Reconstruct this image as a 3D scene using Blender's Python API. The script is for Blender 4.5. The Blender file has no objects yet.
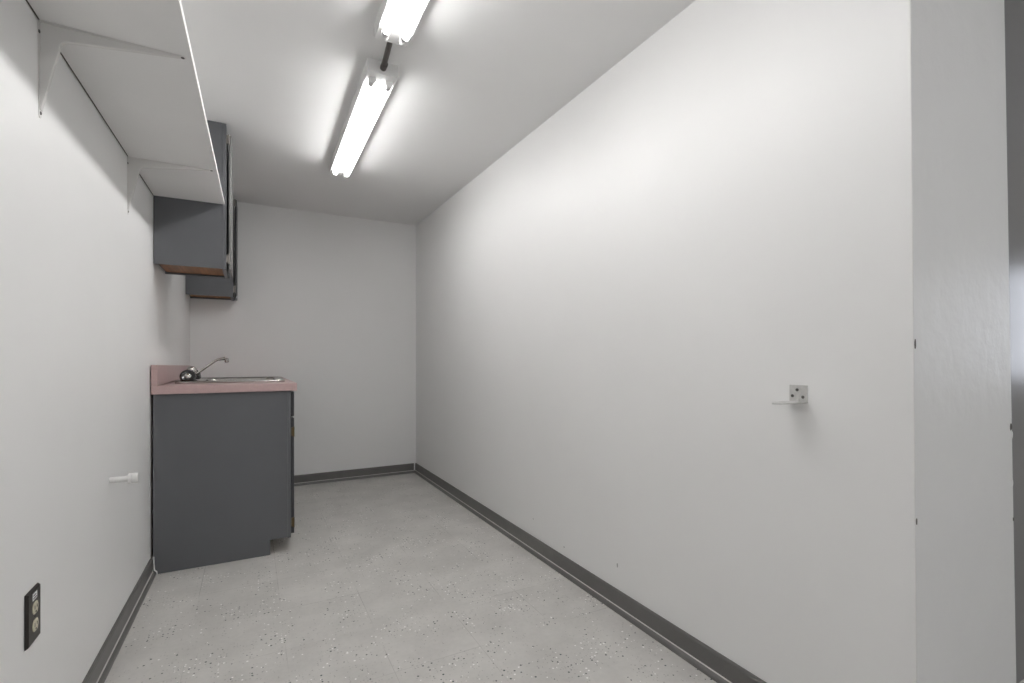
import bpy, bmesh, math, random
from mathutils import Vector, Matrix
random.seed(4)
C = bpy.context.scene.collection

# ------------------------------------------------------------------ camera, world, light, exposure
CAM_H = 1.02
YAW = math.atan(261.7 / 488.0)
cam_data = bpy.data.cameras.new('camera')
cam_data.sensor_width = 36.0
cam_data.lens = 36.0 * 488.0 / 1024.0
cam_data.shift_y = (359.0 - 341.5) / 1024.0
cam_data.clip_start = 0.02
cam = bpy.data.objects.new('camera', cam_data)
C.objects.link(cam)
cam.location = (0, 0, CAM_H)
cam.rotation_euler = (math.pi / 2, 0, -YAW)
bpy.context.scene.camera = cam

world = bpy.data.worlds.new('world')
bpy.context.scene.world = world
world.use_nodes = True
wb = world.node_tree.nodes['Background']
wb.inputs[0].default_value = (0.985, 0.99, 1.0, 1)
wb.inputs[1].default_value = 0.45

vs = bpy.context.scene.view_settings
vs.view_transform = 'Standard'
vs.look = 'None'
vs.gamma = 1.0
vs.use_curve_mapping = False
vs.exposure = 0.16

TUBE_STRENGTH = 27.0
ADDED_WINDOW_STRENGTH = 5.0

# ------------------------------------------------------------------ room numbers (metres)
CEIL = 2.225
XR = 1.318            # right wall face
YB = 4.29             # back wall face
def xl(y): return -0.457 + 0.015 * y      # left wall face (not quite parallel)
def xlight(y): return 0.442 + 0.016 * y   # axis of the ceiling strip lights

# ------------------------------------------------------------------ helpers
def nodes_of(m):
    return m.node_tree.nodes, m.node_tree.links

def material(name, color, rough=0.5, metal=0.0, spec=0.5, noise=0.0, nscale=6.0, bump=0.0, bscale=200.0,
             bdist=0.002, emit=0.0, emit_color=None, coat=0.0):
    m = bpy.data.materials.new(name)
    m.use_nodes = True
    n, l = nodes_of(m)
    b = n['Principled BSDF']
    b.inputs['Base Color'].default_value = (*color, 1)
    b.inputs['Roughness'].default_value = rough
    b.inputs['Metallic'].default_value = metal
    b.inputs['Specular IOR Level'].default_value = spec
    b.inputs['Coat Weight'].default_value = coat
    tc = n.new('ShaderNodeTexCoord')
    if noise > 0:
        t = n.new('ShaderNodeTexNoise'); t.inputs['Scale'].default_value = nscale
        t.inputs['Detail'].default_value = 5
        l.new(tc.outputs['Object'], t.inputs['Vector'])
        mp = n.new('ShaderNodeMapRange')
        mp.inputs['From Min'].default_value = 0.25; mp.inputs['From Max'].default_value = 0.75
        mp.inputs['To Min'].default_value = 1 - noise; mp.inputs['To Max'].default_value = 1 + noise
        l.new(t.outputs['Fac'], mp.inputs['Value'])
        mx = n.new('ShaderNodeMix'); mx.data_type = 'RGBA'; mx.blend_type = 'MULTIPLY'
        mx.inputs['Factor'].default_value = 1
        mx.inputs['A'].default_value = (*color, 1)
        l.new(mp.outputs['Result'], mx.inputs['B'])
        l.new(mx.outputs['Result'], b.inputs['Base Color'])
    if bump > 0:
        t = n.new('ShaderNodeTexNoise'); t.inputs['Scale'].default_value = bscale
        t.inputs['Detail'].default_value = 4
        l.new(tc.outputs['Object'], t.inputs['Vector'])
        bp = n.new('ShaderNodeBump'); bp.inputs['Strength'].default_value = bump
        bp.inputs['Distance'].default_value = bdist
        l.new(t.outputs['Fac'], bp.inputs['Height'])
        l.new(bp.outputs['Normal'], b.inputs['Normal'])
    if emit > 0:
        b.inputs['Emission Color'].default_value = (*(emit_color or color), 1)
        b.inputs['Emission Strength'].default_value = emit
    return m

def wood_material(name, c1, c2):
    m = bpy.data.materials.new(name); m.use_nodes = True
    n, l = nodes_of(m); b = n['Principled BSDF']
    tc = n.new('ShaderNodeTexCoord'); mp = n.new('ShaderNodeMapping')
    mp.inputs['Scale'].default_value = (60, 3, 60)
    t = n.new('ShaderNodeTexNoise'); t.inputs['Scale'].default_value = 1.0; t.inputs['Detail'].default_value = 6
    r = n.new('ShaderNodeValToRGB')
    r.color_ramp.elements[0].position = 0.3; r.color_ramp.elements[0].color = (*c1, 1)
    r.color_ramp.elements[1].position = 0.7; r.color_ramp.elements[1].color = (*c2, 1)
    l.new(tc.outputs['Object'], mp.inputs['Vector']); l.new(mp.outputs['Vector'], t.inputs['Vector'])
    l.new(t.outputs['Fac'], r.inputs['Fac']); l.new(r.outputs['Color'], b.inputs['Base Color'])
    b.inputs['Roughness'].default_value = 0.5
    return m

def tile_material():
    """Light grey 12 inch vinyl tiles with black and white chips and hairline seams."""
    m = bpy.data.materials.new('speckled_vinyl_tile'); m.use_nodes = True
    n, l = nodes_of(m); b = n['Principled BSDF']
    tc = n.new('ShaderNodeTexCoord')
    def math_(op, a, bb=None, c=None):
        q = n.new('ShaderNodeMath'); q.operation = op
        for i, v in enumerate((a, bb, c)):
            if v is None: continue
            if isinstance(v, (int, float)): q.inputs[i].default_value = v
            else: l.new(v, q.inputs[i])
        return q.outputs[0]
    def mix(fac, a, bb, blend='MIX'):
        q = n.new('ShaderNodeMix'); q.data_type = 'RGBA'; q.blend_type = blend
        if isinstance(fac, (int, float)): q.inputs['Factor'].default_value = fac
        else: l.new(fac, q.inputs['Factor'])
        for key, v in (('A', a), ('B', bb)):
            if isinstance(v, tuple): q.inputs[key].default_value = (*v, 1)
            else: l.new(v, q.inputs[key])
        return q.outputs['Result']
    sep = n.new('ShaderNodeSeparateXYZ'); l.new(tc.outputs['Object'], sep.inputs[0])
    S = 0.3048
    gx = math_('DIVIDE', math_('SUBTRACT', sep.outputs['X'], 0.415), S)
    gy = math_('DIVIDE', math_('SUBTRACT', sep.outputs['Y'], 1.58), S)
    # tile id -> small tone change
    comb = n.new('ShaderNodeCombineXYZ')
    l.new(math_('FLOOR', gx), comb.inputs[0]); l.new(math_('FLOOR', gy), comb.inputs[1])
    wn = n.new('ShaderNodeTexWhiteNoise'); l.new(comb.outputs[0], wn.inputs['Vector'])
    tone = math_('MULTIPLY_ADD', wn.outputs['Value'], 0.05, 0.975)
    big = n.new('ShaderNodeTexNoise'); big.inputs['Scale'].default_value = 5; big.inputs['Detail'].default_value = 6
    l.new(tc.outputs['Object'], big.inputs['Vector'])
    tone = math_('MULTIPLY', tone, math_('MULTIPLY_ADD', big.outputs['Fac'], 0.5, 0.75))
    fine = n.new('ShaderNodeTexNoise'); fine.inputs['Scale'].default_value = 55; fine.inputs['Detail'].default_value = 3
    l.new(tc.outputs['Object'], fine.inputs['Vector'])
    tone = math_('MULTIPLY', tone, math_('MULTIPLY_ADD', fine.outputs['Fac'], 0.16, 0.92))
    col = mix(1.0, (0.56, 0.545, 0.52), tone, 'MULTIPLY')
    # chips: clustered
    clus = n.new('ShaderNodeTexNoise'); clus.inputs['Scale'].default_value = 7; clus.inputs['Detail'].default_value = 2
    l.new(tc.outputs['Object'], clus.inputs['Vector'])
    def chips(scale, lo, hi, color, col, size, off):
        mp = n.new('ShaderNodeMapping'); mp.inputs['Location'].default_value = (off, off * .7, 0)
        l.new(tc.outputs['Object'], mp.inputs['Vector'])
        v = n.new('ShaderNodeTexVoronoi'); v.inputs['Scale'].default_value = scale
        v.voronoi_dimensions = '2D'
        l.new(mp.outputs['Vector'], v.inputs['Vector'])
        s = n.new('ShaderNodeSeparateColor'); l.new(v.outputs['Color'], s.inputs[0])
        near = math_('LESS_THAN', v.outputs['Distance'], math_('MULTIPLY_ADD', s.outputs[1], size, size * .5))
        gate = math_('GREATER_THAN', math_('MULTIPLY_ADD', clus.outputs['Fac'], 0.9, s.outputs[0]), lo)
        f = math_('MULTIPLY', math_('MULTIPLY', near, gate), hi)
        return mix(f, col, color)
    col = chips(66, 1.385, 0.95, (0.03, 0.05, 0.05), col, 0.165, 3.1)
    col = chips(100, 1.29, 0.45, (0.22, 0.21, 0.20), col, 0.20, 9.7)
    col = chips(72, 1.39, 0.9, (0.93, 0.92, 0.90), col, 0.18, 5.3)
    # seams
    def seam(g):
        fr = math_('FRACT', g)
        d = math_('MINIMUM', fr, math_('SUBTRACT', 1.0, fr))
        return math_('LESS_THAN', d, 0.0032)
    sm = math_('MAXIMUM', seam(gx), seam(gy))
    wear = n.new('ShaderNodeTexNoise'); wear.inputs['Scale'].default_value = 2.6
    l.new(tc.outputs['Object'], wear.inputs['Vector'])
    wr = n.new('ShaderNodeMapRange'); wr.inputs['From Min'].default_value = .46; wr.inputs['From Max'].default_value = .62
    wr.inputs['To Min'].default_value = 0.0; wr.inputs['To Max'].default_value = 0.55
    l.new(wear.outputs['Fac'], wr.inputs['Value'])
    col = mix(math_('MULTIPLY', sm, wr.outputs['Result']), col, (0.20, 0.19, 0.18))
    l.new(col, b.inputs['Base Color'])
    rr = n.new('ShaderNodeMapRange'); rr.inputs['To Min'].default_value = 0.38; rr.inputs['To Max'].default_value = 0.6
    l.new(big.outputs['Fac'], rr.inputs['Value']); l.new(rr.outputs['Result'], b.inputs['Roughness'])
    b.inputs['Specular IOR Level'].default_value = 0.35
    return m

M = {
    'wall': material('white_satin_wall_paint', (0.845, 0.842, 0.833), 0.42, spec=0.35, noise=0.012, nscale=2.5, bump=0.05, bscale=120),
    'ceiling': material('white_flat_ceiling_paint', (0.845, 0.842, 0.836), 0.85, spec=0.2, noise=0.012, nscale=3, bump=0.05, bscale=90),
    'plaster': material('rough_painted_plaster', (0.78, 0.778, 0.765), 0.42, spec=0.4, noise=0.015, nscale=5, bump=0.5, bscale=16, bdist=0.006),
    'floor': tile_material(),
    'base': material('charcoal_baseboard_paint', (0.132, 0.128, 0.122), 0.34, noise=0.06, nscale=15),
    'bead_grey': material('pale_grey_bead', (0.60, 0.58, 0.56), 0.6),
    'cabinet': material('slate_grey_cabinet_paint', (0.125, 0.129, 0.137), 0.36, spec=0.4, noise=0.04, nscale=4, bump=0.04, bscale=60),
    'cabinet_edge': material('slate_grey_door_paint', (0.135, 0.135, 0.142), 0.3, spec=0.5),
    'base_door': material('near_black_door', (0.045, 0.046, 0.050), 0.35),  # doors and drawer fronts in one near-black tone
    'pale_door': material('pale_grey_door', (0.19, 0.187, 0.185), 0.4),  # lighter grey than the carcass
    'wood': wood_material('bare_brown_wood', (0.20, 0.075, 0.018), (0.36, 0.155, 0.045)),
    'kick': wood_material('pale_toe_kick_wood', (0.16, 0.12, 0.06), (0.26, 0.20, 0.11)),
    'laminate': material('dusty_pink_laminate', (0.50, 0.355, 0.345), 0.35, noise=0.05, nscale=60),
    'steel': material('brushed_stainless_steel', (0.42, 0.405, 0.385), 0.25, metal=1.0, noise=0.04, nscale=30),
    'chrome': material('worn_chrome', (0.52, 0.50, 0.48), 0.14, metal=1.0),
    'smoke': material('smoked_black_plastic', (0.012, 0.012, 0.012), 0.18, coat=0.5),
    'shelf': material('white_painted_board', (0.83, 0.825, 0.815), 0.5, noise=0.015, nscale=6),
    'bracket': material('white_painted_steel', (0.72, 0.71, 0.69), 0.4),
    'screw': material('dark_screw_head', (0.10, 0.095, 0.09), 0.45, metal=0.6),
    'housing': material('white_enamel_housing', (0.78, 0.78, 0.77), 0.35),
    'socket': material('white_plastic_lampholder', (0.80, 0.80, 0.79), 0.4),
    'tube': material('lit_fluorescent_glass', (0.9, 0.9, 0.9), 0.3, emit=TUBE_STRENGTH, emit_color=(1.0, 0.99, 0.985)),
    'tube_cap': material('aluminium_tube_cap', (0.7, 0.7, 0.7), 0.3, metal=1.0),
    'conduit': material('dark_grey_conduit', (0.10, 0.09, 0.085), 0.45, metal=0.3),
    'brass': material('old_brass_hinge', (0.16, 0.12, 0.065), 0.4, metal=0.8),
    'silver_hinge': material('dull_grey_hinge', (0.30, 0.28, 0.26), 0.4, metal=0.9),
    'pvc': material('white_pvc', (0.78, 0.775, 0.76), 0.3),
    'plate': material('dark_brown_plastic', (0.022, 0.018, 0.015), 0.3),
    'ivory': material('ivory_plastic', (0.58, 0.54, 0.42), 0.35),
    'slot': material('dark_slot', (0.02, 0.02, 0.02), 0.6),
    'paper': material('white_label_paper', (0.8, 0.8, 0.8), 0.6),
    'ink': material('black_ink', (0.04, 0.04, 0.04), 0.6),
    'galv': material('galvanised_steel', (0.62, 0.615, 0.60), 0.42, metal=0.75, noise=0.1, nscale=120),
    'door': material('grey_gloss_door_paint', (0.19, 0.185, 0.178), 0.30, spec=0.6, noise=0.03, nscale=4, bump=0.08, bscale=25),
    'added_pane': material('bright_added_pane', (0.8, 0.85, 1.0), 0.2, emit=ADDED_WINDOW_STRENGTH, emit_color=(0.86, 0.9, 1.0)),
    'chip': material('dark_substrate_and_gap_shade', (0.12, 0.11, 0.10), 0.8),
    'scuff': material('grey_scuff', (0.42, 0.41, 0.40), 0.7),
}

def finish(name, bm, mat, parent=None, smooth=False, bevel=0.0, segs=2):
    bmesh.ops.recalc_face_normals(bm, faces=bm.faces)
    me = bpy.data.meshes.new(name)
    bm.to_mesh(me); bm.free()
    o = bpy.data.objects.new(name, me)
    C.objects.link(o)
    me.materials.append(mat)
    if parent is not None: o.parent = parent
    if smooth:
        for p in me.polygons: p.use_smooth = True
    if bevel > 0:
        md = o.modifiers.new('bevel', 'BEVEL'); md.width = bevel; md.segments = segs
        md.limit_method = 'ANGLE'; md.angle_limit = math.radians(40)
        for p in me.polygons: p.use_smooth = True
        wn = o.modifiers.new('normals', 'WEIGHTED_NORMAL'); wn.keep_sharp = True
    return o

def hexa(bm, pts):
    """8 points: bottom ring of four, then top ring of four."""
    v = [bm.verts.new(p) for p in pts]
    for f in ((3, 2, 1, 0), (4, 5, 6, 7), (0, 1, 5, 4), (1, 2, 6, 5), (2, 3, 7, 6), (3, 0, 4, 7)):
        bm.faces.new([v[i] for i in f])

def box(bm, x0, x1, y0, y1, z0, z1):
    hexa(bm, [(x0, y0, z0), (x1, y0, z0), (x1, y1, z0), (x0, y1, z0),
              (x0, y0, z1), (x1, y0, z1), (x1, y1, z1), (x0, y1, z1)])

def B(name, dims, mat, parent=None, bevel=0.0, segs=2):
    bm = bmesh.new(); box(bm, *dims)
    return finish(name, bm, mat, parent, bevel=bevel, segs=segs)

def prism(bm, prof, fn, a, b):
    """Extrude closed 2-D profile; fn(u, v, t) gives the 3-D point, t from a to b."""
    r0 = [bm.verts.new(fn(u, v, a)) for u, v in prof]
    r1 = [bm.verts.new(fn(u, v, b)) for u, v in prof]
    k = len(prof)
    for i in range(k):
        j = (i + 1) % k
        bm.faces.new((r0[i], r0[j], r1[j], r1[i]))
    bm.faces.new(r0[::-1]); bm.faces.new(r1)

def tube(bm, pts, radii, seg=16, caps=True):
    """Round bar along a polyline."""
    pts = [Vector(p) for p in pts]
    rings = []
    prev = None
    for i, p in enumerate(pts):
        if i == 0: d = pts[1] - p
        elif i == len(pts) - 1: d = p - pts[i - 1]
        else: d = (pts[i + 1] - p).normalized() + (p - pts[i - 1]).normalized()
        if d.length < 1e-9: d = prev_d
        d.normalize(); prev_d = d
        if prev is None:
            a = Vector((0, 0, 1)) if abs(d.z) < 0.9 else Vector((1, 0, 0))
            u = d.cross(a).normalized()
        else:
            u = (prev - d * prev.dot(d)).normalized()
        prev = u
        w = d.cross(u)
        r = radii[i] if isinstance(radii, (list, tuple)) else radii
        rings.append([bm.verts.new(p + u * (r * math.cos(2 * math.pi * k / seg)) + w * (r * math.sin(2 * math.pi * k / seg))) for k in range(seg)])
    for a, b in zip(rings, rings[1:]):
        for k in range(seg):
            bm.faces.new((a[k], a[(k + 1) % seg], b[(k + 1) % seg], b[k]))
    if caps:
        bm.faces.new(rings[0][::-1]); bm.faces.new(rings[-1])

def lathe(bm, prof, origin, axis, seg=24):
    """prof = [(distance along axis, radius)]"""
    o = Vector(origin); d = Vector(axis).normalized()
    pts = [o + d * t for t, r in prof]
    a = Vector((0, 0, 1)) if abs(d.z) < 0.9 else Vector((1, 0, 0))
    u = d.cross(a).normalized(); w = d.cross(u)
    rings = []
    for p, (t, r) in zip(pts, prof):
        r = max(r, 1e-5)
        rings.append([bm.verts.new(p + u * (r * math.cos(2 * math.pi * k / seg)) + w * (r * math.sin(2 * math.pi * k / seg))) for k in range(seg)])
    for A, Bb in zip(rings, rings[1:]):
        for k in range(seg):
            bm.faces.new((A[k], A[(k + 1) % seg], Bb[(k + 1) % seg], Bb[k]))
    bm.faces.new(rings[0][::-1]); bm.faces.new(rings[-1])

def T(name, pts, radii, mat, parent=None, seg=16):
    bm = bmesh.new(); tube(bm, pts, radii, seg)
    return finish(name, bm, mat, parent, smooth=False, bevel=0.0) if False else shade(finish(name, bm, mat, parent))

def L(name, prof, origin, axis, mat, parent=None, seg=24):
    bm = bmesh.new(); lathe(bm, prof, origin, axis, seg)
    return shade(finish(name, bm, mat, parent))

def shade(o, angle=35):
    me = o.data
    for p in me.polygons: p.use_smooth = True
    bm = bmesh.new(); bm.from_mesh(me)
    for e in bm.edges:
        if len(e.link_faces) == 2 and e.calc_face_angle(0) > math.radians(angle): e.smooth = False
    bm.to_mesh(me); bm.free()
    return o

def tag(o, label, cat, group=None):
    o['label'] = label; o['category'] = cat
    if group: o['group'] = group
    return o

def structure(o, label=None):
    o['kind'] = 'structure'
    if label: o['label'] = label
    return o

def sag(o, k, ya, zmin=-1.0):
    for v in o.data.vertices:
        if v.co.z > zmin: v.co.z -= k * (v.co.y - ya)

def thing(name, label, cat, loc, group=None):
    o = bpy.data.objects.new(name, None); C.objects.link(o)
    o.empty_display_size = 0.05
    o.location = loc
    bpy.context.view_layer.update()
    return tag(o, label, cat, group)

def adopt(root):
    """Children were built in world coordinates: move their meshes so the root's location is their origin."""
    inv = Matrix.Translation(-root.location)
    for c in root.children:
        c.data.transform(inv)
        for g in c.children:
            g.data.transform(inv)

# ------------------------------------------------------------------ the setting
structure(B('floor', (-0.60, 4.1, -1.6, 4.39, -0.10, 0.0), M['floor']), 'light grey vinyl tile floor with black and white flecks')
structure(B('ceiling', (-0.60, 4.1, -1.6, 4.39, CEIL, CEIL + 0.10), M['ceiling']), 'white painted ceiling')
bm = bmesh.new()
y0, y1 = -1.6, 4.39
hexa(bm, [(xl(y0) - .1, y0, 0), (xl(y0), y0, 0), (xl(y1), y1, 0), (xl(y1) - .1, y1, 0),
          (xl(y0) - .1, y0, CEIL), (xl(y0), y0, CEIL), (xl(y1), y1, CEIL), (xl(y1) - .1, y1, CEIL)])
structure(finish('wall_left', bm, M['wall']), 'white left wall')
structure(B('wall_back', (xl(YB), XR, YB, YB + 0.1, 0, CEIL), M['wall']), 'white back wall')
# right wall and its rough plastered end, slightly out of plumb
def ye(z): return 0.547 + 0.0078 * (z - 1.83)
def xe(z): return 1.847 - 0.0176 * (z - 2.0)
bm = bmesh.new()
hexa(bm, [(XR, ye(0) + .002, 0), (xe(0), ye(0) + .002, 0), (xe(0), 4.39, 0), (XR, 4.39, 0),
          (XR, ye(CEIL) + .002, CEIL), (xe(CEIL), ye(CEIL) + .002, CEIL), (xe(CEIL), 4.39, CEIL), (XR, 4.39, CEIL)])
wall_r = structure(finish('wall_right', bm, M['wall']), 'long white right wall')
bm = bmesh.new()
hexa(bm, [(XR, ye(0), 0), (xe(0), ye(0), 0), (xe(0), ye(0) + .002, 0), (XR, ye(0) + .002, 0),
          (XR, ye(CEIL), CEIL), (xe(CEIL), ye(CEIL), CEIL), (xe(CEIL), ye(CEIL) + .002, CEIL), (XR, ye(CEIL) + .002, CEIL)])
wall_end = structure(finish('wall_end', bm, M['plaster'], bevel=0.0012), 'rough plastered end of the right wall')
def chip(x, y, z, w, h, nrm, mat):
    bm = bmesh.new()
    k = 9; vs_ = []
    ring0, ring1 = [], []
    for i in range(k):
        a = 2 * math.pi * i / k; r = random.uniform(.7, 1.1)
        u, v = w * r * math.cos(a), h * r * math.sin(a)
        p = Vector((x, y, z)) + (Vector((u, 0, v)) if nrm == 'y' else Vector((0, u, v)))
        d = Vector((0, -.0012, 0)) if nrm == 'y' else Vector((-.0012, 0, 0))
        ring0.append(bm.verts.new(p - d * .5)); ring1.append(bm.verts.new(p + d))
    for i in range(k):
        j = (i + 1) % k
        bm.faces.new((ring0[i], ring0[j], ring1[j], ring1[i]))
    bm.faces.new(ring0[::-1]); bm.faces.new(ring1)
    return bm
for (x, z, w, h) in ((XR + .004, 1.055, .0035, .012), (XR + .003, .655, .003, .008)):
    finish('paint_chip', chip(x, ye(z), z, w, h, 'y', M['chip']), M['chip'], wall_end)
finish('paint_chip', chip(xe(.83) - .008, ye(.83), .832, .006, .011, 'y', M['chip']), M['chip'], wall_end)
finish('paint_chip', chip(xe(.82) - .003, ye(.82), .81, .005, .012, 'y', M['shelf']), M['shelf'], wall_end)
finish('paint_chip', chip(xe(.67) - .005, ye(.67), .675, .004, .010, 'y', M['shelf']), M['shelf'], wall_end)
finish('paint_chip', chip(xe(.57) - .003, ye(.57), .575, .003, .006, 'y', M['chip']), M['chip'], wall_end)

for (y, z, w, h) in ((1.932, .124, .005, .004), (2.22, .175, .004, .004), (1.55, .18, .004, .010)):
    finish('scuff_mark', chip(XR + .0006, y, z, w, h, 'x', M['scuff']), M['scuff'], wall_r)

# the space beside the wall end: glossy grey wall, side wall with a small unseen window added for its sheen on the grey wall
structure(B('wall_beyond', (1.87, 4.1, 0.60, 0.70, 0, CEIL), M['door']), 'glossy grey painted wall past the rough wall end')
bm = bmesh.new()
WY0, WY1, WZ0, WZ1 = 0.03, 0.45, 0.88, 1.58
box(bm, 4.0, 4.1, -1.6, WY0, 0, CEIL); box(bm, 4.0, 4.1, WY1, 0.60, 0, CEIL)
box(bm, 4.0, 4.1, WY0, WY1, 0, WZ0); box(bm, 4.0, 4.1, WY0, WY1, WZ1, CEIL)
structure(finish('wall_side', bm, M['wall']))
bm = bmesh.new()
box(bm, 4.0, 4.06, WY0, WY0 + .03, WZ0, WZ1); box(bm, 4.0, 4.06, WY1 - .03, WY1, WZ0, WZ1)
box(bm, 4.0, 4.06, WY0 + .03, WY1 - .03, WZ0, WZ0 + .03); box(bm, 4.0, 4.06, WY0 + .03, WY1 - .03, WZ1 - .03, WZ1)
win = structure(finish('added_window', bm, M['shelf']))
B('added_window_pane', (4.03, 4.036, WY0 + .03, WY1 - .03, WZ0 + .03, WZ1 - .03), M['added_pane'], win)  # glowing pane added out of view, reflected in the grey wall

# baseboards with a shoe moulding and a thin pale bead along its top
SHOE = [(0, 0), (.013, 0), (.0128, .006), (.0115, .011), (.0085, .0155), (.004, .0185), (0, .0195)]
BASE = [(0, 0), (.009, 0), (.009, .072), (.0075, .079), (.004, .083), (0, .083)]
def baseboard(name, fn, a, b, label):
    bm = bmesh.new(); prism(bm, BASE, fn, a, b)
    o = structure(finish(name, bm, M['base']), label)
    bm = bmesh.new(); prism(bm, SHOE, lambda u, v, t: fn(u + .009, v, t), a, b)
    shade(finish('shoe_molding', bm, M['base'], o))
    bm = bmesh.new(); prism(bm, [(0, 0), (.0034, 0), (.0026, .0016), (0, .0028)], lambda u, v, t: fn(u + .009, v + .0192, t), a, b)
    finish('pale_bead', bm, M['bead_grey'], o)
    return o
baseboard('baseboard_right', lambda u, v, t: (XR - u, t, v), 0.57, YB, 'charcoal baseboard along the right wall')
baseboard('baseboard_back', lambda u, v, t: (t, YB - u, v), 0.24, XR - .022, 'charcoal baseboard along the back wall')
bl = baseboard('baseboard_left', lambda u, v, t: (xl(t) + u, t, v), -1.6, 2.822, 'charcoal baseboard along the left wall')
# torn caulk where the left baseboard meets the cabinet
bm = bmesh.new()
tube(bm, [(xl(2.82) + .012, 2.824, .088), (xl(2.82) + .014, 2.825, .055), (xl(2.82) + .016, 2.825, .024), (xl(2.82) + .025, 2.825, .016), (xl(2.82) + .027, 2.825, .002)],
     [.004, .003, .0035, .003, .002], 8)
shade(finish('caulk_blob', bm, M['shelf'], bl))

# ------------------------------------------------------------------ ceiling strip lights
def strip_light(y0, y1, label, dx=0.0):
    ym = (y0 + y1) / 2
    root = thing('strip_light', label, 'ceiling light', (xlight(ym) + dx, ym, CEIL), 'fluorescent strip lights on the ceiling')
    def P(u, v, t): return (xlight(t) + dx + u, t, CEIL + v)
    prof = [(-.061, 0), (-.061, -.048), (-.058, -.051), (.058, -.051), (.061, -.048), (.061, 0)]
    bm = bmesh.new(); prism(bm, prof, P, y0, y1)
    # lip of the end plates
    for a, b in ((y0 - .0015, y0 + .0), (y1, y1 + .0015)):
        prism(bm, [(-.062, 0), (-.062, -.049), (-.059, -.052), (.059, -.052), (.062, -.049), (.062, 0)], P, a, b)
    finish('housing', bm, M['housing'], root)
    for s in (-1, 1):
        for ye_, d in ((y0 + .045, 1), (y1 - .045, -1)):
            bm = bmesh.new()
            pr = []
            for k in range(13):
                a = math.pi * k / 12
                pr.append((.014 * math.cos(a), -.0645 - .0135 * math.sin(a)))
            pr = [(.014, -.049)] + pr + [(-.014, -.049)]
            prism(bm, [(u + s * .034, v) for u, v in pr], P, ye_ - .009, ye_ + .009)
            finish('lampholder', bm, M['socket'], root)
        a, b = y0 + .054, y1 - .054
        p = lambda t: Vector(P(s * .034, -.0645, t))
        bm = bmesh.new(); tube(bm, [p(a + .018), p(b - .018)], .0125, 20)
        tb = shade(finish('tube', bm, M['tube'], root))
        for q0, q1 in ((a, a + .02), (b - .02, b)):
            bm = bmesh.new(); tube(bm, [p(q0), p(q1)], .0129, 20)
            shade(finish('end_cap', bm, M['tube_cap'], tb))
    adopt(root)
    return root
strip_light(1.99, 3.21, 'white two-tube fluorescent ceiling strip farther away, nearer the wall cabinets')
strip_light(0.555, 1.775, 'white two-tube fluorescent ceiling strip nearest the camera, cut by top edge of the photo', -.018)
strip_light(-1.35, -0.13, 'white two-tube fluorescent ceiling strip added unseen behind the camera to light the wall end', 0.66)  # extra fixture, added out of view to brighten wall end and near walls
bm = bmesh.new()
cx = xlight(1.88)
tube(bm, [(xlight(1.775) - .016, 1.7765, 2.198), (xlight(1.985), 1.985, 2.198)], .0105, 14)
tube(bm, [(xlight(1.955), 1.955, 2.198), (xlight(1.988), 1.9884, 2.198)], .013, 14)
tube(bm, [(xlight(1.777) - .016, 1.7767, 2.198), (xlight(1.80) - .014, 1.80, 2.198)], .013, 14)
tag(shade(finish('conduit', bm, M['conduit'])), 'short dark conduit joining the two ceiling strip lights', 'conduit')

# ------------------------------------------------------------------ wall shelf and its brackets
SZ = 1.807
def shelf_front(y): return -0.1548 + 0.0134 * y
bm = bmesh.new()
ya, yb = 0.35, 2.885
g = .0035
hexa(bm, [(xl(ya) + g, ya, SZ), (shelf_front(ya), ya, SZ), (shelf_front(yb), yb, SZ), (xl(yb) + g, yb, SZ),
          (xl(ya) + g, ya, SZ + .019), (shelf_front(ya), ya, SZ + .019), (shelf_front(yb), yb, SZ + .019), (xl(yb) + g, yb, SZ + .019)])
shelf = tag(finish('wall_shelf', bm, M['shelf'], bevel=.0012), 'long white board shelf on the left wall below the ceiling', 'shelf')

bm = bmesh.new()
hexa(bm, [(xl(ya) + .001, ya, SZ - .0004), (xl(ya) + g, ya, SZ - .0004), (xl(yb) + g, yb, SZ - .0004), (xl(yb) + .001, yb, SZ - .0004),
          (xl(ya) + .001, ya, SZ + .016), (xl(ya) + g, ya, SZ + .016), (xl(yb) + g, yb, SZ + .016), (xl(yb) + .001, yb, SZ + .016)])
finish('gap_shade_strip', bm, M['chip'], shelf)['label'] = 'dark strip painting in the shade of the gap behind the shelf'  # dark colour stands in for shade between shelf and wall

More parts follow.
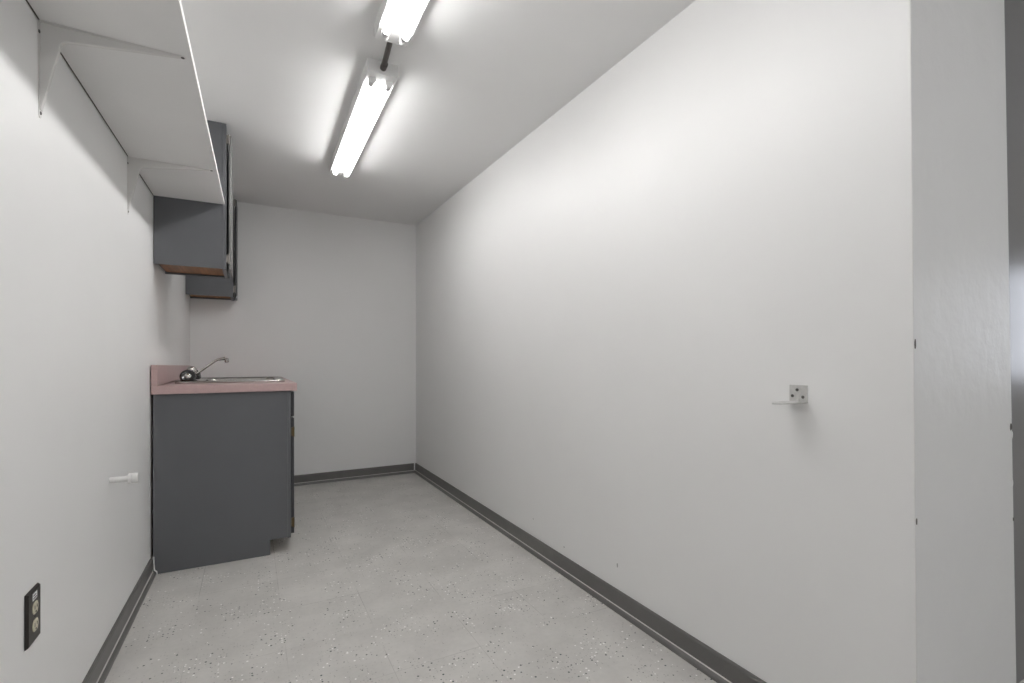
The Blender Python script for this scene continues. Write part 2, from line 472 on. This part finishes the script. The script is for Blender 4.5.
def shelf_bracket(y, label):
    xw = xl(y)
    root = thing('shelf_bracket', label, 'shelf bracket', (xw, y, SZ), 'white steel brackets under the wall shelf')
    lenx, lenz, w = .285, .222, .013
    def plate(prof_pts, name):
        pass
    # flat legs
    def leg(pts, thick_dir, name):
        bm = bmesh.new()
        k = len(pts)
        lo = [bm.verts.new(p) for p in pts]
        hi = [bm.verts.new(Vector(p) + Vector(thick_dir)) for p in pts]
        for i in range(k):
            j = (i + 1) % k
            bm.faces.new((lo[i], lo[j], hi[j], hi[i]))
        bm.faces.new(lo[::-1]); bm.faces.new(hi)
        return finish(name, bm, M['bracket'], root, bevel=.0005)
    def outline(length, wide, tip):
        pts = [(0, -wide), (length - tip, -tip)]
        for k in range(1, 8):
            a = -math.pi / 2 + math.pi * k / 8
            pts.append((length - tip + tip * math.cos(a), tip * math.sin(a)))
        return pts + [(length - tip, tip), (0, wide)]
    leg([(xw, y + v, SZ - .002 - u) for u, v in outline(lenz, w, .007)], (.0018, 0, 0), 'wall_leg')
    leg([(xw + .002 + u, y + v, SZ - .0002) for u, v in outline(lenx, w, .007)], (0, 0, -.0018), 'shelf_leg')
    # raised, pressed rib between the legs: profile in x/z, swept in y with a rounded crest
    prof = []
    prof.append((.0015, -.0015))
    prof.append((.270, -.0015))
    prof.append((.272, -.004))
    for t in (0.2, .15, .11, .08, .055):
        prof.append((t, -(.0045 + .029 * ((.272 - t) / .217) ** 1.1)))
    for k in range(1, 6):
        a = math.pi / 2 * k / 5
        prof.append((.055 - .018 * math.sin(a), -.0515 + .018 * math.cos(a)))
    for zz in (.08, .11, .15, .18):
        prof.append((.0045 + .0325 * ((.205 - zz) / .1535), -zz))
    prof.append((.004, -.207)); prof.append((.0015, -.205))
    bm = bmesh.new()
    hw = .006
    k = len(prof)
    r0 = [bm.verts.new((xw + u, y - hw, SZ + v)) for u, v in prof]
    r1 = [bm.verts.new((xw + u, y + hw, SZ + v)) for u, v in prof]
    for i in range(k):
        j = (i + 1) % k
        bm.faces.new((r0[i], r0[j], r1[j], r1[i]))
    bm.faces.new(r0[::-1]); bm.faces.new(r1)
    finish('rib', bm, M['bracket'], root, bevel=.003, segs=3)
    for (zz) in (.212, .026):
        L('screw', [(0, .0042), (.0014, .0040), (.0022, .002), (.0023, 0)], (xw + .0016, y - (.0 if zz > .1 else .0095), SZ - zz), (1, 0, 0), M['screw'], root, 12)
    L('screw', [(0, .0042), (.0014, .0040), (.0022, .002), (.0023, 0)], (xw + .279, y, SZ - .0018), (0, 0, -1), M['screw'], root, 12)
    adopt(root)
shelf_bracket(1.527, 'white steel shelf bracket under the near part of the shelf, closest to camera')
shelf_bracket(2.385, 'white steel shelf bracket under the shelf nearer the grey wall cabinets')

# ------------------------------------------------------------------ wall cabinets
FX = -0.108          # front of the face frames
def hinge(root, x, y, z, mat, name='hinge'):
    bm = bmesh.new()
    box(bm, x, x + .010, y - .004, y + .006, z - .022, z + .022)
    tube(bm, [(x + .011, y - .005, z - .026), (x + .011, y - .005, z + .026)], .0042, 10)
    box(bm, x - .0005, x + .0015, y + .004, y + .022, z - .018, z + .018)
    return shade(finish(name, bm, mat, root))

def wall_cabinet(y0, y1, zb, label, door_mat):
    root = thing('wall_cabinet', label, 'wall cabinet', ((xl(y0) + FX) / 2, (y0 + y1) / 2, zb), 'slate grey wall cabinets')
    top = CEIL - .002
    xw0, xw1 = xl(y0) + .003, xl(y1) + .003
    fi = FX - .019
    t = .012
    bm = bmesh.new()
    box(bm, xw1, fi, y0, y0 + t, zb, top)
    box(bm, xw1, fi, y1 - t, y1, zb, top)
    box(bm, xw1, fi, y0 + t, y1 - t, top - t, top)
    box(bm, xw1, xw1 + .006, y0 + t, y1 - t, zb + .012, top - t)
    # scribe strip that closes the gap to the slanting wall
    hexa(bm, [(xw0 - .001, y0 + .001, zb), (xw1, y0 + .001, zb), (xw1, y0 + t, zb), (xw0 - .001, y0 + t, zb),
              (xw0 - .001, y0 + .001, top), (xw1, y0 + .001, top), (xw1, y0 + t, top), (xw0 - .001, y0 + t, top)])
    finish('carcass', bm, M['cabinet'], root)
    bm = bmesh.new()
    box(bm, xw1 + .006, fi, y0 + t, y1 - t, zb + .010, zb + .022)
    box(bm, xw1 + .0, fi - .001, y0 + t - .001, y0 + t + .012, zb + .0005, zb + .010)
    finish('bottom_panel', bm, M['wood'], root)
    bm = bmesh.new()
    st = .04
    box(bm, fi, FX, y0 - .0015, y0 + st, zb - .004, top)
    box(bm, fi, FX, y1 - st, y1 + .0015, zb - .004, top)
    box(bm, fi, FX, y0 + st, y1 - st, zb - .004, zb + .045)
    box(bm, fi, FX, y0 + st, y1 - st, top - .045, top)
    finish('face_frame', bm, M['cabinet'], root, bevel=.0015)
    dz0, dz1 = zb - .002, 2.170
    d = B('door', (FX + .010, FX + .022, y0 + .010, y1 - .012, dz0, dz1), door_mat, root, bevel=.003, segs=3)
    hinge(root, FX, y0 + .006, dz1 - .025, M['silver_hinge'])
    hinge(root, FX, y0 + .006, dz0 + .055, M['silver_hinge'])
    adopt(root)
wall_cabinet(2.89, 3.22, 1.481, 'larger looking slate grey wall cabinet at the far end of the white shelf', M['pale_door'])
wall_cabinet(4.04, YB - .004, 1.468, 'narrow slate grey wall cabinet farther back, in the corner against the back wall', M['base_door'])

# ------------------------------------------------------------------ sink cabinet
Y0, Y1 = 2.83, YB - .026
BX0, FRX = -0.405, 0.190
ZT = 0.852
SAG, CY0 = 0.009, 2.812        # the old counter drops a little towards the back wall
root = thing('sink_cabinet', 'slate grey base cabinet under the pink countertop, notched toe kick', 'base cabinet', ((BX0 + FRX) / 2, (Y0 + Y1) / 2, 0))
TK, TH = 0.091, 0.079
FI = FRX - .017
def side(y0, y1):
    prof = [(BX0, .001), (TK, .001), (TK, TH), (FI, TH), (FI, ZT), (BX0, ZT)]
    bm = bmesh.new(); prism(bm, prof, lambda u, v, t: (u, t, v), y0, y1)
    return bm
finish('side_panel', side(Y0, Y0 + .016), M['cabinet'], root, bevel=.001)
finish('side_panel', side(Y1 - .016, Y1), M['cabinet'], root, bevel=.001)
B('bottom_panel', (BX0 + .005, FI, Y0 + .016, Y1 - .016, TH, TH + .016), M['kick'], root)
B('back_panel', (BX0, BX0 + .006, Y0 + .016, Y1 - .016, TH + .016, ZT), M['kick'], root)
B('toe_kick', (TK - .016, TK, Y0 + .016, Y1 - .016, .001, TH), M['kick'], root)
ncol = 3
wcol = (Y1 - Y0) / ncol
bm = bmesh.new()
box(bm, FI, FRX - .0006, Y0 + .01, Y1 - .01, ZT - .03, ZT - .002)
box(bm, FI, FRX - .0006, Y0 + .01, Y1 - .01, TH - .001, TH + .032)
box(bm, FI, FRX - .0006, Y0 + .02, Y1 - .02, .690, .722)
for k in range(ncol + 1):
    yc = Y0 + k * wcol
    a, b = max(Y0 - .001, yc - .022), min(Y1, yc + .022)
    box(bm, FI, FRX - .0003, a, b, TH - .003, ZT - .001)
finish('face_frame', bm, M['cabinet'], root)
for k in range(ncol):
    a, b = Y0 + k * wcol + .008, Y0 + (k + 1) * wcol - .010
    dr = B('drawer_front', (FRX + .001, FRX + .016, a, b, .716, .846), M['base_door'], root, bevel=.003)
    d = B('door', (FRX + .001, FRX + .016, a, b, TH + .015, .706), M['base_door'], root, bevel=.003)
    hinge(root, FRX + .002, a - .004, .635, M['brass'])
    hinge(root, FRX + .002, a - .004, .155, M['brass'])
for c_ in root.children:
    sag(c_, SAG, CY0, .6)
    for g_ in c_.children: sag(g_, SAG, CY0, .6)
adopt(root)

# countertop with a sink cut-out (four slabs around the hole), backsplash along the left wall
CX0, CX1, CY1 = BX0 - .006, 0.218, YB - .003
CT, CB = 0.893, 0.8525
SX0, SX1, SY0, SY1 = -0.350, 0.176, 3.06, 3.62      # sink rim
HX0, HX1, HY0, HY1 = SX0 + .02, SX1 - .02, SY0 + .02, SY1 - .02
root = thing('countertop', 'dusty pink laminate countertop with raised back edge along left wall', 'countertop', ((CX0 + CX1) / 2, (CY0 + CY1) / 2, CB))
bm = bmesh.new()
xs = [CX0, HX0, HX1, CX1]; ys = [CY0, HY0, HY1, CY1]
grid = {}
for zi, z in enumerate((CB, CT)):
    for i, x in enumerate(xs):
        for j, y in enumerate(ys):
            grid[i, j, zi] = bm.verts.new((x, y, z))
for i in range(3):
    for j in range(3):
        if (i, j) == (1, 1): continue
        bm.faces.new([grid[i, j, 1], grid[i + 1, j, 1], grid[i + 1, j + 1, 1], grid[i, j + 1, 1]])
        bm.faces.new([grid[i, j, 0], grid[i, j + 1, 0], grid[i + 1, j + 1, 0], grid[i + 1, j, 0]])
for k in range(3):
    for j in (0, 3):
        bm.faces.new([grid[k, j, 0], grid[k + 1, j, 0], grid[k + 1, j, 1], grid[k, j, 1]])
        bm.faces.new([grid[j, k, 0], grid[j, k + 1, 0], grid[j, k + 1, 1], grid[j, k, 1]])
for q in ((1, 2),):
    a, b = q
    bm.faces.new([grid[a, a, 0], grid[b, a, 0], grid[b, a, 1], grid[a, a, 1]])
    bm.faces.new([grid[a, b, 0], grid[b, b, 0], grid[b, b, 1], grid[a, b, 1]])
    bm.faces.new([grid[a, a, 0], grid[a, b, 0], grid[a, b, 1], grid[a, a, 1]])
    bm.faces.new([grid[b, a, 0], grid[b, b, 0], grid[b, b, 1], grid[b, a, 1]])
finish('slab', bm, M['laminate'], root, bevel=.003, segs=3)
bm = bmesh.new(); box(bm, CX0, CX0 + .026, CY0, CY1, CT + .0002, 0.992)
finish('backsplash', bm, M['laminate'], root, bevel=.003, segs=3)
for c_ in root.children: sag(c_, SAG * (1.5 if c_.name == 'backsplash' else 1), CY0, .98 if c_.name == 'backsplash' else -1)
sag([c_ for c_ in root.children if c_.name == 'backsplash'][0], SAG, CY0, -1) if False else None
adopt(root)

# sink: raised rim, faucet deck, bowl with drain
root = thing('kitchen_sink', 'stainless steel drop-in sink set in the pink countertop', 'sink', ((SX0 + SX1) / 2, (SY0 + SY1) / 2, CT))
def rrect(x0, x1, y0, y1, r, z, seg=6):
    pts = []
    for (cx, cy, a0) in ((x1 - r, y1 - r, 0), (x0 + r, y1 - r, 90), (x0 + r, y0 + r, 180), (x1 - r, y0 + r, 270)):
        for k in range(seg + 1):
            a = math.radians(a0 + 90 * k / seg)
            pts.append((cx + r * math.cos(a), cy + r * math.sin(a), z))
    return pts
bm = bmesh.new()
bx0, bx1, by0, by1 = SX0 + .115, SX1 - .04, SY0 + .045, SY1 - .045
loops = [[(x, y, CT + .0006 - SAG * (y - CY0)) for x, y, z in rrect(SX0, SX1, SY0, SY1, .035, 0)], rrect(SX0 + .003, SX1 - .003, SY0 + .003, SY1 - .003, .033, CT + .0095),
         rrect(SX0 + .012, SX1 - .012, SY0 + .012, SY1 - .012, .03, CT + .0105), rrect(SX0 + .02, SX1 - .02, SY0 + .02, SY1 - .02, .03, CT + .007),
         rrect(bx0 - .004, bx1 + .004, by0 - .004, by1 + .004, .05, CT + .007), rrect(bx0, bx1, by0, by1, .05, CT - .003),
         rrect(bx0 + .008, bx1 - .008, by0 + .008, by1 - .008, .05, CT - .13), rrect(bx0 + .02, bx1 - .02, by0 + .02, by1 - .02, .05, CT - .155),
         rrect(bx0 + .05, bx1 - .05, by0 + .05, by1 - .05, .05, CT - .163)]
rings = [[bm.verts.new(p) for p in lp] for lp in loops]
k = len(rings[0])
for a, b in zip(rings, rings[1:]):
    for i in range(k):
        bm.faces.new((a[i], a[(i + 1) % k], b[(i + 1) % k], b[i]))
bm.faces.new(rings[-1])
bowl = finish('bowl', bm, M['steel'], root, smooth=True)
md = bowl.modifiers.new('thickness', 'SOLIDIFY'); md.thickness = .0012; md.offset = -1
for p in bowl.data.polygons: p.use_smooth = True
L('drain', [(0, .045), (.004, .045), (.005, .04), (.003, .034), (.002, .0)], ((bx0 + bx1) / 2, (by0 + by1) / 2, CT - .1625), (0, 0, 1), M['chrome'], root)
adopt(root)

# faucet on the deck of the sink
fz = CT + .0076
fy = 3.25
fx = -0.305
root = thing('kitchen_faucet', 'chrome two-handle faucet with dark round knobs on the sink', 'faucet', (fx, fy, fz))
bm = bmesh.new()
pl = []
for k in range(24):
    a = 2 * math.pi * k / 24
    cy = .075 if math.sin(a) >= 0 else -.075
    pl.append((.030 * math.cos(a), cy + .028 * math.sin(a)))
prism(bm, pl, lambda u, v, t: (fx + u, fy + v, t), fz, fz + .012)
finish('deck_plate', bm, M['chrome'], root, bevel=.003)
L('body', [(0, .026), (.02, .025), (.038, .023), (.052, .024), (.060, .020), (.066, .012), (.068, 0)], (fx + .012, fy, fz + .012), (0.1, 0, 1), M['chrome'], root)
for s, ax in ((-1, (.12, -.85, .36)), (1, (.35, .6, .7))):
    o = Vector((fx + .004, fy + s * .075, fz + .012))
    a = Vector(ax).normalized()
    L('valve', [(0, .02), (.012, .018), (.02, .014), (.034, .012)], o + Vector((0, 0, -.004)), a, M['chrome'], root)
    kn = L('knob', [(.018, .012), (.020, .028), (.024, .036), (.034, .0385), (.042, .036), (.046, .030), (.044, .024), (.042, .015)], o, a, M['smoke'], root, 20)
    L('knob_cap', [(.040, .0155), (.046, .015), (.050, .009), (.0505, 0)], o, a, M['chrome'], kn)
# dark collar and knob at the root of the spout
L('spout_collar', [(0, .011), (.006, .016), (.022, .017), (.030, .013), (.032, 0)], (fx + .028, fy + .004, fz + .020), (1, -.25, .12), M['smoke'], root)
S0 = Vector((-0.275, fy, 0.930))
pts = [S0, Vector((-.262, fy, .940)), Vector((-.212, fy, .981)), Vector((-.174, fy, 1.011)), Vector((-.164, fy, 1.016)), Vector((-.146, fy, 1.020)), Vector((-.126, fy, 1.024))]
T('spout', pts, [.0085, .0075, .007, .007, .0075, .0085, .0095], M['chrome'], root, 14)
L('aerator', [(0, .004), (.003, .0105), (.022, .0115), (.026, .010), (.027, 0)], (-.122, fy, 1.026), (.15, 0, -1), M['chrome'], root, 18)
adopt(root)

# ------------------------------------------------------------------ pipe stub on the left wall
py, pz = 2.13, 0.603
px = xl(py)
root = thing('pipe_stub', 'capped white plastic pipe stub sticking out of the left wall', 'pipe', (px, py, pz))
T('pipe', [(px, py, pz), (px + .063, py, pz + .001)], .0105, M['pvc'], root, 20)
L('cap', [(0, .0155), (.001, .0178), (.008, .0178), (.009, .0166), (.011, .0166), (.012, .0174), (.028, .0174), (.0295, .0165), (.030, 0)], (px + .050, py, pz + .001), (1, 0, .016), M['pvc'], root)
adopt(root)

# ------------------------------------------------------------------ outlet on the left wall
oy, oz = 1.479, 0.442
ox = xl(oy)
root = thing('wall_outlet', 'dark brown wall plate with ivory duplex outlet low on left wall', 'outlet', (ox, oy, oz))
bm = bmesh.new()
W, H = .038, .061
hexa(bm, [(ox, oy - W, oz - H), (ox, oy + W, oz - H), (ox, oy + W, oz + H), (ox, oy - W, oz + H),
          (ox + .0065, oy - W + .004, oz - H + .004), (ox + .0065, oy + W - .004, oz - H + .004), (ox + .0065, oy + W - .004, oz + H - .004), (ox + .0065, oy - W + .004, oz + H - .004)])
finish('cover_plate', bm, M['plate'], root, bevel=.0012)
for s in (-1, 1):
    zc = oz + s * .0195 - .002
    bm = bmesh.new()
    pr = []
    for k in range(28):
        a = 2 * math.pi * k / 28
        pr.append((.0150 * math.cos(a), max(-.0130, min(.0130, .0155 * math.sin(a)))))
    prism(bm, pr, lambda u, v, t: (t, oy + u, zc + v), ox + .005, ox + .0085)
    r = finish('receptacle', bm, M['ivory'], root, bevel=.0005)
    for dy, hh in ((-.0064, .0042), (.0064, .0034)):
        B('slot', (ox + .0084, ox + .0088, oy + dy - .0011, oy + dy + .0011, zc + .002 - hh, zc + .002 + hh), M['slot'], r)
    L('ground_hole', [(0, .0024), (.0004, .0024)], (ox + .0084, oy, zc - .0085), (1, 0, 0), M['slot'], r, 12)
L('screw', [(0, .003), (.0012, .0026), (.0014, 0)], (ox + .0064, oy, oz - .002), (1, 0, 0), M['screw'], root, 12)
lb = B('paper_label', (ox + .0064, ox + .0068, oy - .013, oy + .013, oz + .036, oz + .052), M['paper'], root)
for k in range(2):
    B('print_line', (ox + .0067, ox + .00695, oy - .010, oy + .010 - .004 * k, oz + .0395 + k * .006, oz + .0415 + k * .006), M['ink'], lb)
adopt(root)

# ------------------------------------------------------------------ angle bracket on the right wall
by, bz = 0.803, 0.927
root = thing('angle_bracket', 'small galvanised steel angle bracket screwed to the right wall', 'bracket', (XR, by, bz))
hw = .025
PT, PB = 0.949, 0.902
bm = bmesh.new()
box(bm, XR - .0025, XR, by - hw, by + hw, PB, PT)
finish('wall_leg', bm, M['galv'], root, bevel=.0008)
bm = bmesh.new()
pr = [(0, -hw), (.05, -hw), (.098, -.013)]
for k in range(1, 8):
    a = -math.pi / 2 + math.pi * k / 8
    pr.append((.098 + .011 * math.cos(a), .011 * math.sin(a)))
pr += [(.098, .013), (.05, hw), (0, hw)]
prism(bm, pr, lambda u, v, t: (XR - u, by + v, t), PB - .001, PB + .0025)
finish('shelf_leg', bm, M['galv'], root, bevel=.0006)
bm = bmesh.new()
for i, (u, v) in enumerate(((.02, 0),)):
    pass
prism(bm, [(.0025, .0025), (.010, .0025), (.0025, .010)], lambda u, v, t: (XR - u, by + t, PB + v), -.004, .004)
finish('gusset', bm, M['galv'], root, bevel=.001)
for dy, z in ((0.003, PT - .013), (.016, PT - .030), (-.013, PT - .032)):
    L('screw', [(0, .0042), (.0012, .0042), (.0022, .003), (.0024, 0)], (XR - .0024, by + dy, z), (-1, 0, 0), M['screw'], root, 14)
adopt(root)
